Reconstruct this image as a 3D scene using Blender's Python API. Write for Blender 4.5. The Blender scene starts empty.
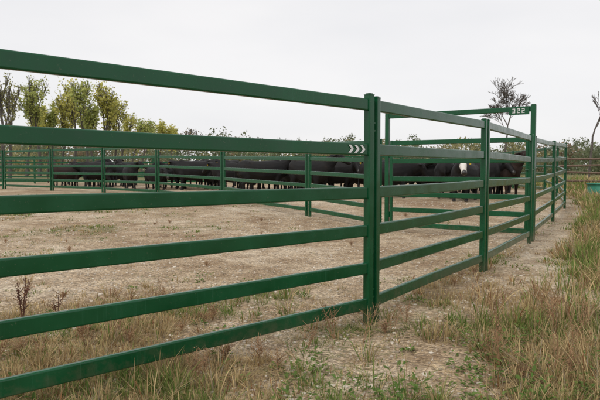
import bpy, bmesh, math, random
import numpy as np
from mathutils import Vector, Matrix
random.seed(7); rng=np.random.default_rng(11)
scn=bpy.context.scene

# ------------------------------------------------------------ helpers
def sm(a,b,x):
    t=np.clip((np.asarray(x,float)-a)/(b-a),0,1); return t*t*(3-2*t)
def vn(x,y,s,seed):
    X=np.asarray(x,float)/s+seed*17.3; Y=np.asarray(y,float)/s-seed*9.1
    ix=np.floor(X); iy=np.floor(Y); fx=X-ix; fy=Y-iy
    fx=fx*fx*(3-2*fx); fy=fy*fy*(3-2*fy)
    def h(a,b):
        v=np.sin(a*127.1+b*311.7+seed*74.7)*43758.5453
        return v-np.floor(v)
    return (h(ix,iy)*(1-fx)+h(ix+1,iy)*fx)*(1-fy)+(h(ix,iy+1)*(1-fx)+h(ix+1,iy+1)*fx)*fy
def fbm(x,y,s,seed):
    return .55*vn(x,y,s,seed)+.3*vn(x,y,s*.45,seed+1)+.15*vn(x,y,s*.2,seed+2)
def gz(x,y):
    x=np.asarray(x,float); y=np.asarray(y,float)
    near=1-sm(25,60,np.hypot(x,y))
    return .33*sm(9,25,y)+near*(.05*(vn(x,y,2.6,3)-.5)+.02*(vn(x,y,.7,4)-.5))+.4*sm(60,200,y)*(vn(x,y,60,8)-.3)
FY=[-12,-.3,2.21,4.74,7.15,9.95,13.5,16.8,24,34,900]
FX=[-16,-4.75,-2.11,.55,2.2,3.85,5.7,7.4,9.8,10.5,10.5]
def fdist(x,y): return (x-np.interp(y,FY,FX))*.78
def greenpatch(x,y):
    a=np.exp(-(((x+2.9)/1.5)**2+((y-13.0)/2.2)**2))+.6*np.exp(-(((x+6.5)/1.3)**2+((y-16)/2.5)**2))+.5*np.exp(-(((x+3.6)/1.1)**2+((y-8.2)/.7)**2))
    return np.clip(a,0,1)
def dens(x,y):
    x=np.asarray(x,float); y=np.asarray(y,float)
    d=fdist(x,y); n=fbm(x,y,1.0,21); n2=fbm(x,y,3.5,31)
    near=1-sm(4.7,7.2,y+ 1.2*(n2-.5))
    pen=near*(.18+.95*sm(.38,.62,n))*(.75+.25*sm(-2.6,-.2,d))+.7*np.exp(-(d/.35)**2)*sm(.3,.6,n)
    pen=pen+sm(.56,.70,n2)*.4*(1-near)*(.35+.65*sm(.4,.6,n))+greenpatch(x,y)*.9*sm(.3,.55,n)
    th=np.interp(y,[6,10,16],[.85,.5,.25])
    strip=sm(th-.25,th+.4,d+.7*(n-.5))
    rnear=1-sm(5.3,6.6,y)
    hole=np.exp(-(((x-.95)/.45)**2+((y-3.7)/.8)**2))+.9*np.exp(-(((x-1.9)/.4)**2+((y-5.6)/.9)**2))
    right=np.maximum(strip*(.55+.55*sm(.3,.6,n)),rnear*(.28+.9*sm(.34,.56,n)))*(.6+.55*n)*(1-.85*np.clip(hole,0,1))
    right=np.maximum(right,.12*n)
    corner=1.1*np.exp(-(((x-.42)/.6)**2+((y-4.6)/.38)**2))*sm(.25,.5,n)
    t=sm(-.15,.15,d)
    return np.clip(pen*(1-t)+right*t+corner,0,1)
def link(o): scn.collection.objects.link(o); return o
def new_obj(name,me,mats=(),loc=(0,0,0)):
    o=bpy.data.objects.new(name,me); o.location=loc
    for m in mats: me.materials.append(m)
    return link(o)
def set_col(me,cols,name="Col"):
    a=me.color_attributes.new(name,'FLOAT_COLOR','POINT')
    c=np.ones((len(me.vertices),4),np.float32); c[:,:3]=cols
    a.data.foreach_set("color",c.ravel())
def fast_mesh(name,verts,faces):
    me=bpy.data.meshes.new(name); me.from_pydata(verts.tolist() if hasattr(verts,'tolist') else verts,[],faces); return me
# ------------------------------------------------------------ materials
def mat(name,col=(.5,.5,.5),rough=.6,**k):
    m=bpy.data.materials.new(name); m.use_nodes=True
    b=m.node_tree.nodes["Principled BSDF"]
    b.inputs["Base Color"].default_value=(*col,1); b.inputs["Roughness"].default_value=rough
    for kk,v in k.items(): b.inputs[kk].default_value=v
    return m
def N(m,t,**k):
    n=m.node_tree.nodes.new(t)
    for a,v in k.items(): setattr(n,a,v)
    return n
def ramp(m,src,stops):
    r=N(m,"ShaderNodeValToRGB"); e=r.color_ramp.elements
    while len(e)<len(stops): e.new(.5)
    for i,(p,c) in enumerate(stops): e[i].position=p; e[i].color=(*c,1)
    m.node_tree.links.new(src,r.inputs[0]); return r.outputs[0]
def noise(m,vec,scale,detail=3,rough=.55):
    n=N(m,"ShaderNodeTexNoise"); n.inputs["Scale"].default_value=scale; n.inputs["Detail"].default_value=detail; n.inputs["Roughness"].default_value=rough
    if vec is not None: m.node_tree.links.new(vec,n.inputs["Vector"])
    return n.outputs[0]
def mix(m,f,a,b,blend='MIX'):
    n=N(m,"ShaderNodeMix",data_type='RGBA',blend_type=blend)
    L=m.node_tree.links
    for s,i in ((f,0),(a,6),(b,7)):
        if isinstance(s,(int,float)): n.inputs[i].default_value=s
        elif isinstance(s,tuple): n.inputs[i].default_value=(*s,1)
        else: L.new(s,n.inputs[i])
    return n.outputs[2]
def coords(m,kind="Object",scale=None):
    t=N(m,"ShaderNodeTexCoord").outputs[kind]
    if scale:
        mp=N(m,"ShaderNodeMapping"); mp.inputs["Scale"].default_value=scale
        m.node_tree.links.new(t,mp.inputs["Vector"]); return mp.outputs[0]
    return t
def math_(m,op,a,b):
    n=N(m,"ShaderNodeMath",operation=op)
    for s,i in ((a,0),(b,1)):
        if isinstance(s,(int,float)): n.inputs[i].default_value=s
        else: m.node_tree.links.new(s,n.inputs[i])
    return n.outputs[0]
def bump(m,h,strength,dist):
    b=N(m,"ShaderNodeBump"); b.inputs["Strength"].default_value=strength; b.inputs["Distance"].default_value=dist
    m.node_tree.links.new(h,b.inputs["Height"])
    m.node_tree.links.new(b.outputs[0],m.node_tree.nodes["Principled BSDF"].inputs["Normal"])
def setc(m,out): m.node_tree.links.new(out,m.node_tree.nodes["Principled BSDF"].inputs["Base Color"])
def setr(m,out): m.node_tree.links.new(out,m.node_tree.nodes["Principled BSDF"].inputs["Roughness"])

GREEN=mat("green_paint",(.004,.06,.024),.3,**{"Specular IOR Level":.42})
c=coords(GREEN)
base=ramp(GREEN,noise(GREEN,c,3.0,4),[(.3,(.0010,.058,.0185)),(.7,(.0022,.086,.0295))])
st=noise(GREEN,coords(GREEN,scale=(55,55,1.2)),1.0,4,.75)
stm=ramp(GREEN,st,[(.57,(0,0,0)),(.72,(.6,.6,.6))])
dn=ramp(GREEN,noise(GREEN,c,1.1,2),[(.48,(0,0,0)),(.62,(1,1,1))])
stk=mix(GREEN,1.0,stm,dn,'MULTIPLY')
base=mix(GREEN,stk,base,(.03,.14,.075))
spk=ramp(GREEN,noise(GREEN,c,70,2,.6),[(.68,(0,0,0)),(.74,(.6,.6,.6))])
base=mix(GREEN,spk,base,(.085,.12,.075))
sx=N(GREEN,"ShaderNodeSeparateXYZ"); GREEN.node_tree.links.new(c,sx.inputs[0])
zz=math_(GREEN,'ADD',sx.outputs[2],math_(GREEN,'MULTIPLY',noise(GREEN,c,14,4,.7),.5))
dm=ramp(GREEN,zz,[(.18,(.7,.7,.7)),(.44,(0,0,0))])
base=mix(GREEN,dm,base,(.12,.11,.07))
setc(GREEN,base)
setr(GREEN,ramp(GREEN,noise(GREEN,c,6,3,.6),[(.3,(.16,.16,.16)),(.7,(.32,.32,.32))]))
WHITE=mat("white_decal",(.78,.78,.78),.5)
setc(WHITE,ramp(WHITE,noise(WHITE,coords(WHITE),40),[(.3,(.62,.63,.62)),(.6,(.82,.82,.82))]))

# ------------------------------------------------------------ tube & panel construction
def rrect(w,h,r,seg=4):
    pts=[]
    for cx,cy,a0 in ((w/2-r,h/2-r,0),(-w/2+r,h/2-r,90),(-w/2+r,-h/2+r,180),(w/2-r,-h/2+r,270)):
        for i in range(seg+1):
            a=math.radians(a0+90*i/seg); pts.append((cx+r*math.cos(a),cy+r*math.sin(a)))
    return pts
def sweep(bm,path,prof,ax1,ax2,mi=0):
    rings=[]
    for p in path:
        rings.append([bm.verts.new(Vector(p)+ax1*a+ax2*b) for a,b in prof])
    n=len(prof)
    fs=[]
    for i in range(len(rings)-1):
        for j in range(n):
            fs.append(bm.faces.new((rings[i][j],rings[i][(j+1)%n],rings[i+1][(j+1)%n],rings[i+1][j])))
    fs.append(bm.faces.new(rings[0][::-1])); fs.append(bm.faces.new(rings[-1]))
    for f in fs: f.material_index=mi
def cyl(bm,p0,p1,r,seg=10,mi=0,r2=None):
    p0=Vector(p0);p1=Vector(p1);t=(p1-p0).normalized()
    a=t.orthogonal().normalized(); b=t.cross(a)
    if r2 is None:r2=r
    A=[bm.verts.new(p0+(a*math.cos(q)+b*math.sin(q))*r) for q in [2*math.pi*i/seg for i in range(seg)]]
    B=[bm.verts.new(p1+(a*math.cos(q)+b*math.sin(q))*r2) for q in [2*math.pi*i/seg for i in range(seg)]]
    fs=[bm.faces.new((A[i],A[(i+1)%seg],B[(i+1)%seg],B[i])) for i in range(seg)]
    fs+= [bm.faces.new(A[::-1]),bm.faces.new(B)]
    for f in fs: f.material_index=mi
def box(bm,c,s,mi=0):
    x,y,z=c;a,b,d=s[0]/2,s[1]/2,s[2]/2
    v=[bm.verts.new((x+i*a,y+j*b,z+k*d)) for i in(-1,1) for j in(-1,1) for k in(-1,1)]
    for q in ((0,1,3,2),(4,6,7,5),(0,4,5,1),(2,3,7,6),(0,2,6,4),(1,5,7,3)):
        bm.faces.new([v[i] for i in q]).material_index=mi
X=Vector((1,0,0));Y=Vector((0,1,0));Z=Vector((0,0,1))
RAILS=[1.74,1.39,1.052,.752,.455,.17]
PW=.062
def post(bm,x,h,y=0,w=PW,z0=-.12):
    sweep(bm,[(x,y,z0),(x,y,h)],rrect(w,w,.011,4),X,Y)
    sweep(bm,[(x,y,h),(x,y,h+.006)],rrect(w+.006,w+.006,.012,4),X,Y)
    sweep(bm,[(x,y,h+.006),(x,y,h+.014)],rrect(w-.014,w-.014,.012,4),X,Y)
def chevrons(bm,x0,z,y,n=3,w=.05,hh=.03,step=.068,mi=1):
    for i in range(n):
        x=x0+i*step; t=w*.55
        for s in (1,-1):
            pts=[(x,z+s*hh),(x+t,z+s*hh),(x+w+t*.3,z),(x+w-t*.7,z)]
            fr=[bm.verts.new((a,y-.0022,b)) for a,b in pts]; bk=[bm.verts.new((a,y,b)) for a,b in pts]
            fs=[bm.faces.new(fr if s<0 else fr[::-1])]
            for k in range(4): fs.append(bm.faces.new((fr[k],fr[(k+1)%4],bk[(k+1)%4],bk[k])))
            for f in fs: f.material_index=mi
def panel(name,p0,p1,rails=RAILS,h=1.80,decal=None,rh=.092,rt=.038,seed=0,near=False):
    g0=float(gz(*p0)); g1=float(gz(*p1))
    dx,dy=p1[0]-p0[0],p1[1]-p0[1]; L=math.hypot(dx,dy)
    bm=bmesh.new(); r=random.Random(seed*13+5)
    post(bm,PW/2,h); post(bm,L-PW/2,h)
    prof=rrect(rt,rh,.010,4)
    for z in rails:
        a=r.uniform(-.008,.008); b=r.uniform(-.008,.006); n=10
        path=[(PW*.6+(L-PW*1.2)*i/n, a*math.sin(math.pi*i/n), z+b*math.sin(math.pi*i/n)) for i in range(n+1)]
        sweep(bm,path,prof,Y,Z)
        for xx in (PW+.001,L-PW-.001):
            sweep(bm,[(xx-.004,0,z),(xx+.004,0,z)],rrect(rt+.008,rh+.008,.012,3),Y,Z)
    for z in (1.60,.28):
        box(bm,(L+.012,-.0,z),(.026,.035,.012)); box(bm,(L+.012,0,z-.06),(.026,.035,.012))
    cyl(bm,(L+.012,0,1.50),(L+.012,0,1.815),.009,8)
    cyl(bm,(L+.012,0,.14),(L+.012,0,.36),.009,8)
    if decal: chevrons(bm,decal,rails[1],-rt/2-.0045)
    for v in bm.verts: v.co.z+=g0+(g1-g0)*v.co.x/L
    bmesh.ops.recalc_face_normals(bm,faces=bm.faces)
    me=bpy.data.meshes.new(name); bm.to_mesh(me); bm.free()
    o=new_obj(name,me,(GREEN,WHITE),(p0[0],p0[1],0)); o.rotation_euler[2]=math.atan2(dy,dx)
    return o
NM="steel_fence_panel"
d1=(.722,.692); A=(.565,4.755)
L1=3.66
S=(A[0]-d1[0]*L1,A[1]-d1[1]*L1)
panel(NM,S,A,decal=L1-.30,seed=1,h=1.815)
S2=(S[0]-d1[0]*3.72,S[1]-d1[1]*3.72)
panel(NM,S2,(S[0]-.03,S[1]-.03),seed=2)
panel(NM,(.588,4.80),(2.18,7.10),seed=3)
panel(NM,(2.215,7.16),(3.82,9.95),seed=4)
panel(NM,(4.07,10.45),(5.68,13.45),seed=5)
panel(NM,(5.72,13.53),(7.38,16.7),seed=6)
panel(NM,(7.42,16.8),(8.7,20.3),seed=7)
panel(NM,(8.72,20.37),(9.8,24.0),seed=7)
panel(NM,(9.81,24.07),(10.3,29.0),seed=7)
panel(NM,(10.3,29.07),(10.5,34.0),seed=7)
pts=[(1.62,11.8),(.2,14.5),(-2.37,18.5),(-5.1,21.5),(-7.85,24),(-10.75,26),(-13.8,28),(-17.2,29.6),(-20.6,31)]
for i in range(len(pts)-1):
    a,b=Vector(pts[i]),Vector(pts[i+1]); u=(b-a).normalized()
    panel(NM,tuple(b-u*.05),tuple(a+u*.05),seed=20+i)
for i in range(8):
    x0=10.4-i*4.0
    panel(NM,(x0-3.95,38.2+i*.25),(x0,38.1+i*.25),seed=40+i)

# ------------------------------------------------------------ bow gate
def bow_gate():
    p1=Vector((3.96,10.23)); p0=Vector((1.70,11.70))
    par=bpy.data.objects.new("bow_gate",None); link(par)
    g0=float(gz(*p0)); g1=float(gz(*p1)); g=(g0+g1)/2
    par.location=(p0.x,p0.y,g); par.rotation_euler[2]=math.atan2(p1.y-p0.y,p1.x-p0.x)
    L=(p1-p0).length; H=2.31
    bm=bmesh.new()
    post(bm,0,H,w=.08); post(bm,L,H,w=.08)
    sweep(bm,[(.04,0,H-.06),(L-.04,0,H-.06)],rrect(.05,.09,.01,4),Y,Z)
    bmesh.ops.recalc_face_normals(bm,faces=bm.faces)
    me=bpy.data.meshes.new("frame"); bm.to_mesh(me); bm.free()
    o=new_obj("frame",me,(GREEN,)); o.parent=par
    bm=bmesh.new()
    l0,l1=.09,L-.09
    for x in (l0,l1): sweep(bm,[(x,0,.1),(x,0,1.78)],rrect(.05,.05,.01,3),X,Y)
    for z in RAILS: sweep(bm,[(l0+.025,0,z-.01),(l1-.025,0,z-.01)],rrect(.036,.088,.01,3),Y,Z)
    for z in (.35,1.5): cyl(bm,(.04,0,z-.05),(.04,0,z+.05),.018,10)
    cyl(bm,(l1-.02,-.04,1.22),(L+.05,-.04,1.22),.012,8)
    bmesh.ops.recalc_face_normals(bm,faces=bm.faces)
    me=bpy.data.meshes.new("gate_leaf"); bm.to_mesh(me); bm.free()
    o=new_obj("gate_leaf",me,(GREEN,)); o.parent=par
    bm=bmesh.new()
    cx=L-.23
    sweep(bm,[(cx,-.046,H-.155),(cx,-.046,H-.02)],rrect(.34,.012,.003,2),X,Y)
    w,h2,t=.046,.034,.010; zc=H-.088
    for k,dg in enumerate("322"):
        x=cx-.085+k*.078; y=-.0535
        for zz_ in (zc+h2,zc,zc-h2): box(bm,(x,y,zz_),(w,.002,t),1)
        box(bm,(x+w/2-t/2,y-.0004,zc+h2/2),(t,.002,h2),1)
        if dg=="3": box(bm,(x+w/2-t/2,y-.0004,zc-h2/2),(t,.002,h2),1)
        else: box(bm,(x-w/2+t/2,y-.0004,zc-h2/2),(t,.002,h2),1)
    bmesh.ops.recalc_face_normals(bm,faces=bm.faces)
    me=bpy.data.meshes.new("name_plate"); bm.to_mesh(me); bm.free()
    o=new_obj("name_plate",me,(GREEN,WHITE)); o.parent=par
bow_gate()

# ------------------------------------------------------------ ground
def axis(a,b,step,far):
    l=[a];s=step
    while l[-1]>-far: s*=1.22; l.append(l[-1]-s)
    l=l[::-1]; l+=list(np.arange(a+step,b,step)); s=step
    while l[-1]<far: s*=1.22; l.append(l[-1]+s)
    return np.array(l)
xs=axis(-9,9,.12,900); ys=axis(1.5,19,.12,900)
GX,GY=np.meshgrid(xs,ys); nx,ny=len(xs),len(ys)
GZ=gz(GX,GY); V=np.stack([GX.ravel(),GY.ravel(),GZ.ravel()],1)
idx=np.arange(nx*ny).reshape(ny,nx)
F=np.stack([idx[:-1,:-1].ravel(),idx[:-1,1:].ravel(),idx[1:,1:].ravel(),idx[1:,:-1].ravel()],1).tolist()
gm=fast_mesh("ground",V,F)
dd=dens(V[:,0],V[:,1]); far=sm(40,48,V[:,1]); far=np.maximum(far,sm(24,30,-V[:,0]))
gp=greenpatch(V[:,0],V[:,1])
greeny=np.maximum(sm(.54,.68,fbm(V[:,0],V[:,1],3.5,31))*sm(6,8,V[:,1])*(1-sm(26,32,V[:,1])),gp)
set_col(gm,np.stack([np.maximum(dd,far),far,np.maximum(greeny,sm(.4,1.4,fdist(V[:,0],V[:,1]))*.7)],1))
gm.polygons.foreach_set("use_smooth",np.ones(len(F),bool))
GR=mat("gravel_and_dirt",rough=.95,**{"Specular IOR Level":.2})
c=coords(GR)
at=N(GR,"ShaderNodeAttribute",attribute_name="Col"); sp=N(GR,"ShaderNodeSeparateColor"); GR.node_tree.links.new(at.outputs["Color"],sp.inputs[0])
big=ramp(GR,noise(GR,c,.42,5,.65),[(.34,(.36,.262,.172)),(.47,(.49,.388,.27)),(.56,(.59,.49,.365)),(.68,(.68,.60,.48))])
med=ramp(GR,noise(GR,c,2.4,5,.7),[(.35,(.66,.59,.52)),(.6,(1.08,1.07,1.05))])
col=mix(GR,1.0,big,med,'MULTIPLY')
vo=N(GR,"ShaderNodeTexVoronoi"); vo.inputs["Scale"].default_value=38; GR.node_tree.links.new(c,vo.inputs["Vector"])
bw=N(GR,"ShaderNodeRGBToBW"); GR.node_tree.links.new(vo.outputs["Color"],bw.inputs[0])
st1=ramp(GR,bw.outputs[0],[(.2,(.52,.48,.44)),(.55,(1,1,1)),(.85,(1.32,1.3,1.26))])
fine=ramp(GR,noise(GR,c,85,2,.7),[(.35,(.66,.62,.58)),(.5,(1,1,1)),(.65,(1.27,1.25,1.21))])
col=mix(GR,.65,col,st1,'MULTIPLY'); col=mix(GR,.85,col,fine,'MULTIPLY')
n5=noise(GR,c,5,5,.7)
soil=ramp(GR,n5,[(.3,(.14,.10,.06)),(.5,(.30,.225,.135)),(.7,(.45,.36,.225))])
soil=mix(GR,math_(GR,'MULTIPLY',sp.outputs[2],.6),soil,(.14,.155,.055))
gm_=math_(GR,'ADD',sp.outputs[0],math_(GR,'MULTIPLY',math_(GR,'SUBTRACT',noise(GR,c,4,5,.75),.5),1.6))
gfac=ramp(GR,gm_,[(.22,(0,0,0)),(.85,(.85,.85,.85))])
col=mix(GR,gfac,col,soil)
field=ramp(GR,noise(GR,c,.12,4,.6),[(.35,(.14,.15,.06)),(.55,(.22,.20,.10)),(.7,(.30,.26,.14))])
col=mix(GR,sp.outputs[1],col,field)
setc(GR,col)
hh=math_(GR,'ADD',math_(GR,'MULTIPLY',vo.outputs["Distance"],-1.0),math_(GR,'MULTIPLY',n5,2.0))
bump(GR,hh,.9,.03)
new_obj("ground",gm,(GR,))

# ------------------------------------------------------------ gravel stones
def stones():
    bm=bmesh.new(); bmesh.ops.create_icosphere(bm,subdivisions=1,radius=1); bv=np.array([v.co[:] for v in bm.verts]); bf=np.array([[v.index for v in f.verts] for f in bm.faces]); bm.free()
    n=26000
    y=3+ (rng.random(n)**1.4)*16; x=(rng.random(n)*2-1)*(y*.56+.3)
    keep=rng.random(n)>np.maximum(dens(x,y)*.7,1.05-1.6*fbm(x,y,1.8,91)); x=x[keep];y=y[keep]; n=len(x)
    s=.0035+.013*rng.random(n)**3.2+.0005*y
    sc=s[:,None]*(.7+.6*rng.random((n,3))); sc[:,2]*=.6
    jit=1+.3*(rng.random((n,len(bv),1))-.5)
    v=bv[None]*jit*sc[:,None,:]
    a=rng.random(n)*6.28; ca,sa=np.cos(a)[:,None],np.sin(a)[:,None]
    vx=v[:,:,0]*ca-v[:,:,1]*sa; vy=v[:,:,0]*sa+v[:,:,1]*ca
    P=np.stack([vx+x[:,None],vy+y[:,None],v[:,:,2]+(gz(x,y)+s*.1)[:,None]],2).reshape(-1,3)
    f=(bf[None]+(np.arange(n)*len(bv))[:,None,None]).reshape(-1,3)
    me=fast_mesh("gravel",P,f.tolist())
    k=rng.random(n)[:,None]; base=np.array([.25,.195,.135])*(1-k)+np.array([.64,.57,.47])*k
    set_col(me,np.repeat(base,len(bv),0))
    m=mat("stone",rough=.9); at=N(m,"ShaderNodeAttribute",attribute_name="Col"); setc(m,at.outputs["Color"])
    new_obj("gravel_stones",me,(m,))
stones()

# ------------------------------------------------------------ grass
def veg_mat(name,fac):
    m=mat(name,rough=.85,**{"Specular IOR Level":.15}); at=N(m,"ShaderNodeAttribute",attribute_name="Col"); setc(m,at.outputs["Color"])
    if fac>0:
        nt=m.node_tree
        tr=nt.nodes.new("ShaderNodeBsdfTranslucent"); nt.links.new(at.outputs["Color"],tr.inputs[0])
        mx=nt.nodes.new("ShaderNodeMixShader"); mx.inputs[0].default_value=fac
        nt.links.new(nt.nodes["Principled BSDF"].outputs[0],mx.inputs[1]); nt.links.new(tr.outputs[0],mx.inputs[2])
        nt.links.new(mx.outputs[0],nt.nodes["Material Output"].inputs[0])
    return m
VEG=veg_mat("grass_blades",.3)
def blades(name,x,y,h,w,az,lean,col,curve=1.0,z0=None):
    n=len(x); z=gz(x,y)-.006 if z0 is None else z0
    dx,dy=np.cos(az),np.sin(az); fa=az+np.pi/2+(rng.random(n)-.5)*1.6
    wx,wy=np.cos(fa)*w/2,np.sin(fa)*w/2
    def P(t,ww,l):
        return np.stack([x+dx*l*h+wx*ww,y+dy*l*h+wy*ww,z+h*t],1)
    t1=.5; l1=lean*.35; t2=np.clip(1-.28*lean*curve,.12,1); l2=lean
    V=np.stack([P(0,1,0),P(0,-1,0),P(t1*t2*1.1,.8,l1),P(t1*t2*1.1,-.8,l1),P(t2,0,l2)],1).reshape(-1,3)
    b=np.arange(n)*5
    q=np.stack([b,b+1,b+3,b+2],1).tolist(); t=np.stack([b+2,b+3,b+4],1).tolist()
    me=fast_mesh(name,V,q+t)
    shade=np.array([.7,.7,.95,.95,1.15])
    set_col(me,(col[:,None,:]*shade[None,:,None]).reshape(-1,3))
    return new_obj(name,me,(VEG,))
STRAW=np.array([.68,.52,.27]);STRAW2=np.array([.50,.36,.18]);GRN=np.array([.115,.21,.04]);OLV=np.array([.24,.27,.08]);RUST=np.array([.30,.15,.07]);GRY=np.array([.40,.33,.23])
def pick(n,pg,x,y):
    g=fbm(x,y,.7,55); r=rng.random(n)
    isg=(r<np.clip(pg+(g-.5)*3.2,0.03,.95))
    k=rng.random(n)[:,None]
    dry=np.where(rng.random(n)[:,None]<.55,STRAW*(1-k*.4),np.where(rng.random(n)[:,None]<.65,STRAW2*(1-k*.35),np.where(rng.random(n)[:,None]<.5,RUST,GRY)))
    gr=GRN*(1-k)+OLV*k
    c=np.where(isg[:,None],gr,dry)
    return c*(.7+.55*rng.random(n)[:,None])
def scatter_tufts(name,n0,ya,yb,xr,per,hrange,spread,wid,seedpg,pw=1.4,minx=None,dp=1.3):
    y=ya+(rng.random(n0)**pw)*(yb-ya); x=(rng.random(n0)*2-1)*(y*.56+xr)
    if minx is not None:
        lo=np.interp(y,FY,FX)+minx/.78; hi=y*.56+xr; x=lo+(hi-lo)*rng.random(n0); kk=hi>lo; x=x[kk];y=y[kk]
    k=rng.random(len(x))<dens(x,y)**dp; x=x[k];y=y[k]
    n=len(x); cnt=rng.integers(per[0],per[1],n)
    th=hrange[0]+(hrange[1]-hrange[0])*rng.random(n)**2
    d=fdist(x,y); th=th*(.75+.4*sm(0,1.5,d)+.5*sm(1.5,4,d)); 
    X_=np.repeat(x,cnt);Y_=np.repeat(y,cnt);TH=np.repeat(th,cnt)
    pg=seedpg(x,y)+ (rng.random(n)-.5)*.6; PG=np.repeat(pg,cnt); m=len(X_)
    col=pick(m,PG,X_,Y_)
    a=rng.random(m)*6.283; r=spread*np.sqrt(rng.random(m))
    X2=X_+np.cos(a)*r;Y2=Y_+np.sin(a)*r
    h=TH*(.45+.7*rng.random(m)); lean=.15+.9*rng.random(m)**1.4
    w=wid*(.6+.8*rng.random(m))*(1+Y2*.06)
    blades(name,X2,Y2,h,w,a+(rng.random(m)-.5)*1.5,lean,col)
pgf=lambda x,y: .14+.20*sm(0,1.4,fdist(x,y))+.15*sm(7,12,y)
scatter_tufts("grass_tufts",10000,2.9,9,.4,(7,17),(.03,.15),.06,.0046,pgf,1.4)
scatter_tufts("dry_grass_clumps",650,2.9,7.5,.3,(20,42),(.12,.28),.07,.0042,lambda x,y:-.05+.2*sm(.2,1.4,fdist(x,y)),1.4,dp=1.4)
scatter_tufts("tall_grass",3000,4.4,20,1.2,(9,20),(.10,.40),.12,.007,lambda x,y:.42+0*x,.9,minx=.5,dp=.9)
scatter_tufts("far_grass",4000,15,50,4,(4,9),(.15,.45),.3,.018,lambda x,y:.5+0*x,1.2,minx=.5,dp=.8)
scatter_tufts("sparse_weeds",12000,6.5,22,.2,(6,13),(.02,.10),.13,.010,lambda x,y:.5+.5*greenpatch(x,y),1.0)
n0=60000; y=2.9+(rng.random(n0)**1.5)*6.5; x=(rng.random(n0)*2-1)*(y*.56+.2)
k=rng.random(n0)<(dens(x,y)*.9+.05); x=x[k];y=y[k];n=len(x)
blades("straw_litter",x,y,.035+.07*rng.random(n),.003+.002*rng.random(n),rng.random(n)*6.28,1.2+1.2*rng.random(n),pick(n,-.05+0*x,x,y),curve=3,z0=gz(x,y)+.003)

def leafy(name,cent,leaves,size,colA,colB):
    P=[];Fc=[];C=[]
    for (cx,cy,R,H) in cent:
        z0=float(gz(cx,cy)); cf=random.random()
        for i in range(leaves):
            a=random.uniform(0,6.283); rr=R*math.sqrt(random.random()); zz=z0+H*random.random()*(1-.5*rr/R)
            p=Vector((cx+rr*math.cos(a),cy+rr*math.sin(a),zz)); s=size*random.uniform(.5,1.3)
            d=Vector((math.cos(a),math.sin(a),random.uniform(-.2,.9))).normalized(); sd=d.cross(Z).normalized(); sd=(sd+Z*random.uniform(-.4,.4)).normalized()
            up=sd.cross(d)
            b=len(P)
            P+= [p,p+d*s*.35+sd*s*.22+up*s*.05,p+d*s*.75+sd*s*.17,p+d*s-up*s*.12,p+d*s*.75-sd*s*.17,p+d*s*.35-sd*s*.22+up*s*.05]
            Fc.append((b,b+1,b+2,b+3)); Fc.append((b,b+3,b+4,b+5))
            k=min(1,max(0,cf*.6+random.random()*.5)); c_=np.array(colA)*(1-k)+np.array(colB)*k; c_=c_*random.uniform(.7,1.2)
            C+=[c_]*6
    me=fast_mesh(name,[tuple(v) for v in P],Fc); set_col(me,np.array(C)); return new_obj(name,me,(VEG,))
cent=[]
for i in range(2000):
    y=2.9+9*random.random()**1.4; x=random.uniform(-1,1)*(y*.55+.2)
    d=float(fdist(x,y)); D=float(dens(x,y)); cl=float(vn(x,y,.8,77))
    p=D*(.85 if d>.9 else (.4 if d>0 else .25))*(1.5 if cl>.55 else .2)
    if random.random()<p: cent.append((x,y,random.uniform(.03,.13),random.uniform(.02,.16)*(1.5 if d>.9 else .6)))
leafy("broadleaf_weeds",cent,22,.036,(.07,.15,.03),(.19,.25,.07))
def stalks(name,cent,colr,th=1):
    bm=bmesh.new()
    for cx,cy,H in cent:
        z0=float(gz(cx,cy))
        for s in range(random.randint(2,5)):
            a=random.uniform(0,6.28); l=random.uniform(.05,.4)
            p=Vector((cx,cy,z0-.01)); q=p+Vector((math.cos(a)*l*H,math.sin(a)*l*H,H*random.uniform(.6,1)))
            cyl(bm,p,q,.003*th,4,r2=.0016*th)
            for k in range(34):
                t=random.uniform(.4,1); c0=p.lerp(q,t); r=random.uniform(.004,.024)*(1.3-t*.6); b=random.uniform(0,6.28)
                c1=c0+Vector((math.cos(b)*r,math.sin(b)*r,random.uniform(0,.02)))
                e=.006*th
                vs=[bm.verts.new(c1+Vector((random.uniform(-e,e),random.uniform(-e,e),random.uniform(-e,e)))) for _ in range(4)]
                bm.faces.new(vs[:3]); bm.faces.new((vs[0],vs[2],vs[3]))
            for k in range(4):
                t=random.uniform(.2,.75); c0=p.lerp(q,t); b=random.uniform(0,6.28)
                cyl(bm,c0,c0+Vector((math.cos(b)*.07,math.sin(b)*.07,.06)),.0018*th,3,r2=.001)
    me=bpy.data.meshes.new(name); bm.to_mesh(me); bm.free()
    m=mat(name+"_mat",colr,.9); setc(m,ramp(m,noise(m,coords(m),20),[(.3,tuple(v*.6 for v in colr)),(.7,tuple(v*1.4 for v in colr))]))
    return new_obj(name,me,(m,))
stalks("dock_plant",[(-2.22,4.75,.40)],(.12,.05,.03),1.7)
stalks("dock_plant",[(-2.02,4.95,.22)],(.12,.05,.03),1.4)
cs=[(.25,4.35,.3),(.7,4.5,.26),(.45,4.25,.34),(.85,4.75,.22),(.05,4.1,.24)]
for i in range(480):
    y=3.4+12*random.random()**1.1; x=random.uniform(-1,1)*(y*.55)
    d=float(fdist(x,y)); D=float(dens(x,y))
    if d>.6 and random.random()<.7 and D>.35: cs.append((x,y,random.uniform(.15,.5)))
    elif y<7 and D>.4 and random.random()<.5: cs.append((x,y,random.uniform(.08,.24)))
    elif random.random()<.06: cs.append((x,y,random.uniform(.05,.12)))
stalks("dry_weed_stalks",cs,(.30,.18,.095))

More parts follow.
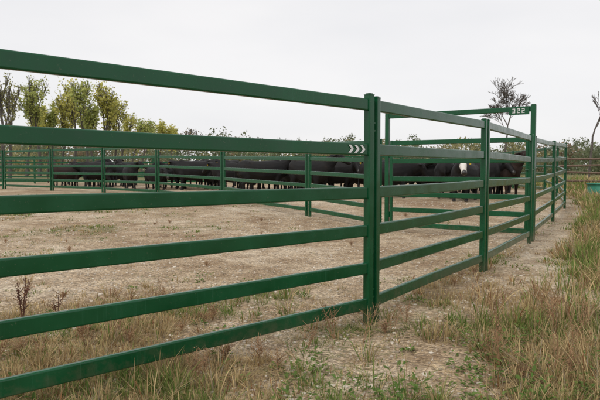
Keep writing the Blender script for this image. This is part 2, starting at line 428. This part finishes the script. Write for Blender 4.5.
# ------------------------------------------------------------ cattle
def ringloft(bm,secs,n=12):
    ps=[Vector(s[0]) for s in secs]; rings=[]
    for i,s in enumerate(secs):
        t=(ps[min(i+1,len(ps)-1)]-ps[max(i-1,0)]).normalized()
        side=Y if abs(t.y)<.8 else X
        up=t.cross(side).normalized(); side=up.cross(t).normalized()
        rings.append([bm.verts.new(ps[i]+side*math.cos(q)*s[1]+up*math.sin(q)*s[2]) for q in [2*math.pi*k/n for k in range(n)]])
    for i in range(len(rings)-1):
        for j in range(n): bm.faces.new((rings[i][j],rings[i][(j+1)%n],rings[i+1][(j+1)%n],rings[i+1][j]))
    bm.faces.new(rings[0][::-1]); bm.faces.new(rings[-1])
def hide_mat(name,a,b,c3):
    m=mat(name,a,.7,**{"Specular IOR Level":.3}); 
    setc(m,ramp(m,noise(m,coords(m),3,4),[(.35,a),(.62,b),(.8,c3)])); bump(m,noise(m,coords(m),45,2),.35,.01); return m
COW=hide_mat("black_hide",(.0045,.0042,.0045),(.009,.008,.0075),(.026,.018,.012))
WH=hide_mat("white_hide",(.50,.45,.38),(.70,.67,.60),(.78,.75,.70))
BRN=hide_mat("dark_brown_hide",(.012,.007,.005),(.022,.011,.007),(.035,.018,.011))
TAG=mat("yellow_ear_tag",(.75,.5,.04),.5)
HOOF=mat("hoof_and_nose",(.03,.026,.024),.35)
def cow_mesh(name,yaw=0,low=0,white=False,hide=COW,walk=0,tag=True,fat=1.0):
    bm=bmesh.new()
    f=fat*1.02
    ringloft(bm,[((-.98,0,1.13),.06,.07),((-.93,0,1.10),.18,.20),((-.80,0,1.06),.27,.29),((-.6,0,1.005),.31*f,.335),((-.35,0,.95),.335*f,.365),((-.05,0,.915),.36*f,.395*f),((.22,0,.93),.335*f,.40),((.45,0,.965),.28,.385),((.60,0,1.02),.22,.33),((.74,0,1.08),.16,.24),((.80,0,1.12),.09,.14)],16)
    ringloft(bm,[((.30,0,1.26),.03,.03),((.42,0,1.30),.07,.06),((.56,0,1.30),.06,.06),((.70,0,1.26),.03,.03)],8)
    for s in (1,-1): ringloft(bm,[((-.62,.14*s,1.24),.03,.03),((-.56,.19*s,1.245),.05,.05),((-.48,.17*s,1.22),.03,.03)],8)
    ringloft(bm,[((.5,0,1.05),.18,.26),((.72,0,1.12),.15,.23),((.88,0,1.18),.125,.19),((1.0,0,1.245),.105,.15),((1.07,0,1.28),.07,.10)],12)
    ringloft(bm,[((.96,0,1.34),.06,.05),((1.03,0,1.30),.11,.115),((1.12,0,1.23),.115,.13),((1.23,0,1.14),.09,.105),((1.34,0,1.05),.073,.08),((1.41,0,.99),.083,.076),((1.45,0,.955),.062,.05)],12)
    ringloft(bm,[((.56,0,.72),.035,.10),((.74,0,.84),.04,.13),((.88,0,1.0),.03,.10)],8)
    for s in (1,-1):
        w=walk*s
        ringloft(bm,[((-.72,.12*s,1.05),.14,.23),((-.70+w*.3,.17*s,.86),.135,.235),((-.64+w*.6,.19*s,.70),.11,.17),((-.70+w*.9,.19*s,.57),.078,.11),((-.79+w,.18*s,.46),.055,.075),((-.785+w,.18*s,.40),.047,.058),((-.77+w*1.1,.18*s,.25),.042,.046),((-.76+w*1.2,.18*s,.13),.046,.05),((-.74+w*1.2,.18*s,.08),.052,.058),((-.73+w*1.2,.18*s,0),.06,.072)],10)
        ringloft(bm,[((.45,.12*s,1.02),.12,.21),((.47-w*.2,.17*s,.80),.11,.165),((.47-w*.4,.18*s,.65),.085,.105),((.47-w*.6,.175*s,.50),.058,.068),((.475-w*.7,.17*s,.42),.055,.06),((.47-w*.8,.17*s,.27),.042,.044),((.47-w*.9,.17*s,.13),.046,.048),((.485-w,.17*s,.07),.052,.057),((.49-w,.17*s,0),.06,.07)],10)
        ringloft(bm,[((1.02,.07*s,1.32),.035,.03),((1.0,.15*s,1.325),.055,.03),((.97,.22*s,1.31),.06,.026),((.95,.28*s,1.29),.028,.02)],8)
    ringloft(bm,[((-.92,0,1.20),.04,.05),((-1.0,0,1.14),.032,.035),((-1.04,0,.95),.025,.025),((-1.045,0,.7),.022,.022),((-1.04,0,.56),.035,.035),((-1.03,0,.42),.045,.045),((-1.03,0,.34),.02,.02)],8)
    bmesh.ops.recalc_face_normals(bm,faces=bm.faces)
    me=bpy.data.meshes.new(name); bm.to_mesh(me); bm.free()
    o=bpy.data.objects.new("tmp",me); link(o)
    md=o.modifiers.new("r",'REMESH'); md.mode='VOXEL'; md.voxel_size=.024; md.use_smooth_shade=True
    ms=o.modifiers.new("s",'SMOOTH'); ms.factor=.5; ms.iterations=3
    dg=bpy.context.evaluated_depsgraph_get(); me2=bpy.data.meshes.new_from_object(o.evaluated_get(dg))
    bpy.data.objects.remove(o); bpy.data.meshes.remove(me)
    me2.name=name; me2.materials.clear()
    for m in (hide,WH,HOOF,TAG): me2.materials.append(m)
    bm=bmesh.new(); bm.from_mesh(me2)
    for fc in bm.faces:
        c=fc.calc_center_median(); mi=0
        if c.z<.065 and c.x>-.9: mi=2
        if c.x>1.415: mi=2
        if white:
            if c.x>1.06 and c.z<1.45 and not (abs(c.y)>.12) and c.x<1.415 and not (abs(c.y)>.055 and c.x<1.2 and c.z>1.2): mi=1
            if c.x>.5 and c.x<.9 and c.z<.80 and abs(c.y)<.12: mi=1
        fc.material_index=mi; fc.smooth=True
    for s in (1,-1):
        r=bmesh.ops.create_icosphere(bm,subdivisions=2,radius=.021,matrix=Matrix.Translation((1.15,.1*s,1.255)))
        for v in r['verts']:
            for fc in v.link_faces: fc.material_index=2; fc.smooth=True
    if tag: box(bm,(.98,.215,1.255),(.012,.045,.055),3)
    for v in bm.verts:
        k=float(sm(.5,1.0,v.co.x))
        if v.co.z<.75: k*=float(sm(.45,.75,v.co.z))
        if k>0:
            p=v.co-Vector((.55,0,1.08))
            p=Matrix.Rotation(low*k,3,'Y')@p
            p=Matrix.Rotation(yaw*k,3,'Z')@p
            v.co=p+Vector((.55,0,1.08))
        z=v.co.z; v.co.z = z*.74 if z<.58 else z-.151
    bm.to_mesh(me2); bm.free(); return me2
M=[cow_mesh("cow_a",low=-.15,tag=False),cow_mesh("cow_b",yaw=.9,low=-.2,tag=False),cow_mesh("cow_c",low=.55,walk=.06,tag=False),cow_mesh("cow_d",yaw=-.8,low=.05,fat=1.06,walk=-.05),cow_mesh("cow_e",low=.25,fat=1.08,tag=False),cow_mesh("cow_f",yaw=.4,low=-.25,hide=BRN,walk=.05)]
MW=cow_mesh("cow_white_face",yaw=.35,white=True)
def cow(x,y,a,me,s=1.0,name="black_cow"):
    s*=1.05
    o=bpy.data.objects.new(name,me); o.location=(x,y,float(gz(x,y))-.005); o.rotation_euler[2]=a; o.scale=(s*.96,s,s*random.uniform(.94,1.08)); link(o)
def zf(px): return float(np.interp(px,[0,60,105,158,223,308,400,530,560],[34,31.5,30,28,25.6,22.6,21,20.2,20.5]))
R=random.Random(9)
for row,(off,step) in enumerate(((0.0,1.5),(1.5,1.45),(3.2,1.5),(5.2,1.8))):
    px=62+R.uniform(0,12)
    while px<538:
        z=zf(px)+off+R.uniform(-.8,.8); x=(px-300)/600*z
        if x< float(np.interp(z,FY,FX))-1.2:
            a=R.choice([0,math.pi,.7,-.8,2.4,-2.2,1.57,-1.57,-1.2,-1.9])+R.uniform(-.4,.4)
            me=R.choice(M[:5]+M[:5]+[M[5]])
            if not(row==0 and 446<px<476): cow(x,z,a,me,R.uniform(.88,1.10),"black_cow" if me is not M[5] else "brown_cow")
        px+=step*600/z*R.uniform(.65,1.35)
cow((464-300)/600*19.2,19.2,math.radians(-118),MW,1.06,"white_faced_cow")

# ------------------------------------------------------------ trees
BARK=mat("bark",(.09,.075,.06),.9)
setc(BARK,ramp(BARK,noise(BARK,coords(BARK,scale=(6,6,1.5)),3,4),[(.3,(.05,.042,.036)),(.7,(.15,.13,.11))]))
LEAF=veg_mat("tree_leaves",.42)
def limb(bm,p,q,r0,r1,n=5):
    cyl(bm,p,q,r0,n,0,r1)
def grow(bm,p,d,L,r,depth,tips,rd,spread=.55,upb=.12,minr=.012,gn=3):
    nseg=3; q=p
    for i in range(nseg):
        d=(d+Vector((rd.gauss(0,.10),rd.gauss(0,.10),rd.gauss(0,.05)+upb*.3))).normalized()
        nq=q+d*L/nseg; r1=max(minr,r*(1-.12*(i+1)))
        limb(bm,q,nq,max(minr,r*(1-.12*i)),r1); q=nq
        if depth<=2: tips.append(q.copy())
        if depth>0 and i>0 and rd.random()<.75:
            ax=Vector((rd.gauss(0,1),rd.gauss(0,1),rd.gauss(0,.3))).normalized()
            grow(bm,q,(d+ax*spread*1.2).normalized(),L*rd.uniform(.45,.7),r*.45,depth-1,tips,rd,spread,upb,minr)
    if depth>0:
        for k in range(gn if depth>1 else 3):
            ax=Vector((rd.gauss(0,1),rd.gauss(0,1),rd.gauss(0,.4))).normalized()
            grow(bm,q,(d+ax*spread).normalized(),L*rd.uniform(.6,.85),r*.62,depth-1,tips,rd,spread,upb,minr,gn)
    else: tips.append(q.copy())
def leafquads(cent,rad,n,size,colA,colB,seed):
    r=np.random.default_rng(seed); c=np.asarray(cent); k=r.integers(0,len(c),n)
    o=r.normal(0,1,(n,3)); o/=np.linalg.norm(o,axis=1)[:,None]; o*= (rad*r.random(n)**.5)[:,None]
    p=c[k]+o; a=r.normal(0,1,(n,3)); a/=np.linalg.norm(a,axis=1)[:,None]; b=np.cross(a,r.normal(0,1,(n,3))); b/=np.linalg.norm(b,axis=1)[:,None]
    s=(size*(.5+r.random(n)))[:,None]
    V=np.stack([p-a*s,p+b*s*.6,p+a*s,p-b*s*.6],1).reshape(-1,3)
    F=(np.arange(n)[:,None]*4+np.arange(4)[None]).tolist()
    ck=r.random(len(c))[k][:,None]*.6+.4*r.random((n,1)); C=np.array(colA)*(1-ck)+np.array(colB)*ck
    C=C*(.75+.5*r.random((n,1)))
    return V,F,np.repeat(C,4,0)
def tree(name,x,y,H,leaves,seed,colA,colB,depth=4,trunk=.28,spread=.5,upb=.25,rad=.5,size=.16,r0=None,minr=.015,gn=3):
    rd=random.Random(seed); bm=bmesh.new(); tips=[]
    r=r0 or H*.018
    p=Vector((x,y,float(gz(x,y))-.1)); d=Vector((rd.gauss(0,.04),rd.gauss(0,.04),1)).normalized()
    q=p+d*H*trunk; limb(bm,p,q,r,r*.85,7)
    grow(bm,q,d,H*.24,r*.8,depth,tips,rd,spread,upb,minr,gn)
    me=bpy.data.meshes.new(name+"_wood")
    zt=max(v.co.z for v in bm.verts)-p.z; k=H/zt
    for v in bm.verts: v.co=p+(v.co-p)*k
    tips=[p+(t-p)*k for t in tips]
    bm.to_mesh(me); bm.free()
    par=bpy.data.objects.new(name,None); link(par)
    o=new_obj("trunk_and_limbs",me,(BARK,)); o.parent=par
    if leaves:
        V,F,C=leafquads([t[:] for t in tips],rad,leaves,size,colA,colB,seed)
        lm=fast_mesh(name+"_leaves",V,F); set_col(lm,C); o=new_obj("foliage",lm,(LEAF,)); o.parent=par
YG=((.34,.37,.10),(.78,.70,.22))
YG2=((.26,.32,.10),(.56,.56,.18))
def at_(px,z): return ((px-300)/600*z,z)
for i,(px,z,top,lv,dp) in enumerate([(40,72,76,1500,4),(62,75,90,1500,4),(74,78,80,1500,4),(88,70,84,1600,4),(103,74,84,1400,4),(115,80,100,1200,4),(142,90,120,1400,3),(158,92,123,1400,3),(27,85,104,1200,3),(55,88,104,1700,3),(122,95,116,1200,3),(132,95,122,1200,3),(95,92,108,1600,3),(48,92,112,1500,3),(172,100,127,1200,3)]):
    x,y=at_(px,z); H=(168-top)/600*z+1.2
    tree("poplar_tree",x,y,H,lv,100+i,*(YG if i%3 else YG2),depth=dp,trunk=.10,spread=.34,upb=.48,rad=.65,size=.155,gn=2)
for i,(px,z,top,lv) in enumerate([(3,60,72,500),(10,66,86,500),(-8,60,84,900)]):
    x,y=at_(px,z); H=(168-top)/600*z+1.2
    tree("sparse_poplar_tree",x,y,H,lv,200+i,(.20,.20,.09),(.42,.40,.15),depth=3,trunk=.15,spread=.34,upb=.5,rad=.4,size=.12,minr=.016,gn=2)
x,y=at_(504,52); tree("bare_tree",x,y,9.1,0,311,*YG,depth=5,trunk=.34,spread=.62,upb=.10,r0=.11,minr=.016,gn=2)
x,y=at_(588,40); tree("bare_tree",x,y,7.6,0,322,*YG,depth=4,trunk=.42,spread=.40,upb=.25,r0=.10,minr=.013,gn=2)
x,y=at_(188,85); tree("bare_tree",x,y,7.0,200,325,(.18,.15,.08),(.3,.25,.14),depth=4,trunk=.2,spread=.5,upb=.2,r0=.1,minr=.02,gn=2,size=.12)
Vs=[];Fs=[];Cs=[];off=0
for i in range(340):
    z=R.uniform(105,190); px=R.uniform(-120,760); x=(px-300)/600*z
    prof=float(np.interp(px,[-120,0,120,200,300,400,480,570,760],[32,32,38,37,33,29,28,28,34]))
    H=(prof*R.uniform(.62,1.08)+ 4*math.sin(px*.11+1))/600*z+.7
    if R.random()<.08: H*=1.2
    c=[]; g=float(gz(x,z)); wd=R.uniform(1.5,3.2)
    for k in range(20):
        t=R.random(); c.append((x+R.gauss(0,wd*(1-.6*t)),z+R.gauss(0,wd),g+.2+t*H*.92))
    q=R.random()
    if q<.66: ca,cb=(.12,.145,.085),(.23,.255,.14)  # grey-greens lightened: distance haze put into the leaf colour
    elif q<.88: ca,cb=(.22,.21,.11),(.40,.36,.18)
    else: ca,cb=(.20,.15,.10),(.34,.25,.16)
    V,F,C=leafquads(c,1.2,460,.25,ca,cb,900+i)
    Vs.append(V);Cs.append(C);Fs+= (np.array(F)+off).tolist(); off+=len(V)
me=fast_mesh("distant_tree_line",np.concatenate(Vs),Fs); set_col(me,np.concatenate(Cs)); new_obj("distant_tree_line",me,(LEAF,))

# ------------------------------------------------------------ wooden fence + stock tank at right
WOOD=mat("weathered_wood",(.2,.15,.11),.9)
setc(WOOD,ramp(WOOD,noise(WOOD,coords(WOOD,scale=(2,2,8)),4,4),[(.3,(.10,.06,.04)),(.7,(.23,.165,.12))]))
def wood_fence():
    par=bpy.data.objects.new("wooden_rail_fence",None); link(par)
    P=[(12.6,29.5),(15.4,29.8),(18.2,30.0),(21,30.1),(24,30.1)]
    bm=bmesh.new()
    for p in P:
        g=float(gz(*p)); cyl(bm,(p[0],p[1],g-.1),(p[0]+.03,p[1],g+1.55),.085,9,r2=.075)
    me=bpy.data.meshes.new("posts"); bm.to_mesh(me); bm.free(); new_obj("posts",me,(WOOD,)).parent=par
    bm=bmesh.new()
    for a,b in zip(P[:-1],P[1:]):
        for h in (.35,.75,1.1,1.42):
            e=R.uniform(-.05,.05); cyl(bm,(a[0]-.15,a[1]-.11,float(gz(*a))+h+e),(b[0]+.15,b[1]-.11,float(gz(*b))+h-e),.055,8,r2=.045)
    me=bpy.data.meshes.new("rails"); bm.to_mesh(me); bm.free(); new_obj("rails",me,(WOOD,)).parent=par
wood_fence()
def tank(x,y):
    T=mat("teal_plastic",(.03,.17,.11),.45); setc(T,ramp(T,noise(T,coords(T),3),[(.3,(.03,.20,.13)),(.7,(.06,.28,.19))]))
    bm=bmesh.new(); n=40
    prof=[(.0,.04),(.80,.04),(.86,0),(.88,.10),(.90,.25),(.88,.27),(.91,.42),(.89,.44),(.93,.58),(.97,.60),(.97,.64),(.90,.64),(.86,.58),(.83,.08),(0,.06)]
    rings=[]
    for r,z in prof:
        rings.append([bm.verts.new((r*math.cos(6.28318*i/n),r*math.sin(6.28318*i/n),z)) for i in range(n)] if r>0 else [bm.verts.new((0,0,z))])
    for a,b in zip(rings[:-1],rings[1:]):
        for i in range(n):
            if len(a)==1: bm.faces.new((a[0],b[i],b[(i+1)%n]))
            elif len(b)==1: bm.faces.new((a[i],a[(i+1)%n],b[0]))
            else: bm.faces.new((a[i],a[(i+1)%n],b[(i+1)%n],b[i]))
    bmesh.ops.recalc_face_normals(bm,faces=bm.faces)
    me=bpy.data.meshes.new("stock_tank"); bm.to_mesh(me); bm.free()
    for p in me.polygons: p.use_smooth=True
    o=new_obj("stock_water_tank",me,(T,),(x,y,float(gz(x,y))+.0)); o.scale=(.6,.6,.75)
tank(10.75,21.2)

# ------------------------------------------------------------ sky, sun, camera
w=bpy.data.worlds.new("World"); scn.world=w; w.use_nodes=True; nt=w.node_tree; nt.nodes.clear()
out=nt.nodes.new("ShaderNodeOutputWorld"); b1=nt.nodes.new("ShaderNodeBackground"); b2=nt.nodes.new("ShaderNodeBackground"); mx=nt.nodes.new("ShaderNodeMixShader")
sky=nt.nodes.new("ShaderNodeTexSky"); sky.sky_type='NISHITA'; sky.sun_disc=False
EL,AZ=math.radians(50),math.radians(215)
sky.sun_elevation=EL; sky.sun_rotation=AZ
nt.links.new(sky.outputs[0],b1.inputs[0]); b1.inputs[1].default_value=.1
tc=nt.nodes.new("ShaderNodeTexCoord"); mp=nt.nodes.new("ShaderNodeMapping"); mp.inputs["Scale"].default_value=(1,1,3.5)
nz=nt.nodes.new("ShaderNodeTexNoise"); nz.inputs["Scale"].default_value=1.6; nz.inputs["Detail"].default_value=4; nz.inputs["Roughness"].default_value=.5
cr=nt.nodes.new("ShaderNodeValToRGB"); cr.color_ramp.elements[0].position=.3; cr.color_ramp.elements[0].color=(.83,.83,.855,1); cr.color_ramp.elements[1].position=.7; cr.color_ramp.elements[1].color=(.97,.955,.955,1)
nt.links.new(tc.outputs["Generated"],mp.inputs[0]); nt.links.new(mp.outputs[0],nz.inputs["Vector"]); nt.links.new(nz.outputs[0],cr.inputs[0]); nt.links.new(cr.outputs[0],b2.inputs[0]); b2.inputs[1].default_value=1.0
mx.inputs[0].default_value=.93
nt.links.new(b1.outputs[0],mx.inputs[1]); nt.links.new(b2.outputs[0],mx.inputs[2]); nt.links.new(mx.outputs[0],out.inputs[0])
sl=bpy.data.lights.new("sun",'SUN'); sl.energy=1.5; sl.angle=math.radians(20); sl.color=(1,.96,.91)
so=bpy.data.objects.new("sun",sl); link(so)
sd=Vector((math.sin(AZ)*math.cos(EL),math.cos(AZ)*math.cos(EL),math.sin(EL)))
so.rotation_euler=sd.to_track_quat('Z','Y').to_euler()
cd=bpy.data.cameras.new("camera"); cd.lens=36; cd.sensor_width=36; cd.clip_start=.05; cd.clip_end=3000
cd.dof.use_dof=True; cd.dof.focus_distance=5.2; cd.dof.aperture_fstop=8
co=bpy.data.objects.new("camera",cd); co.location=(0,0,1.22); co.rotation_euler=(math.radians(90-2.86),0,0); link(co); scn.camera=co
scn.view_settings.view_transform='Standard'; scn.view_settings.look='None'; scn.view_settings.exposure=0
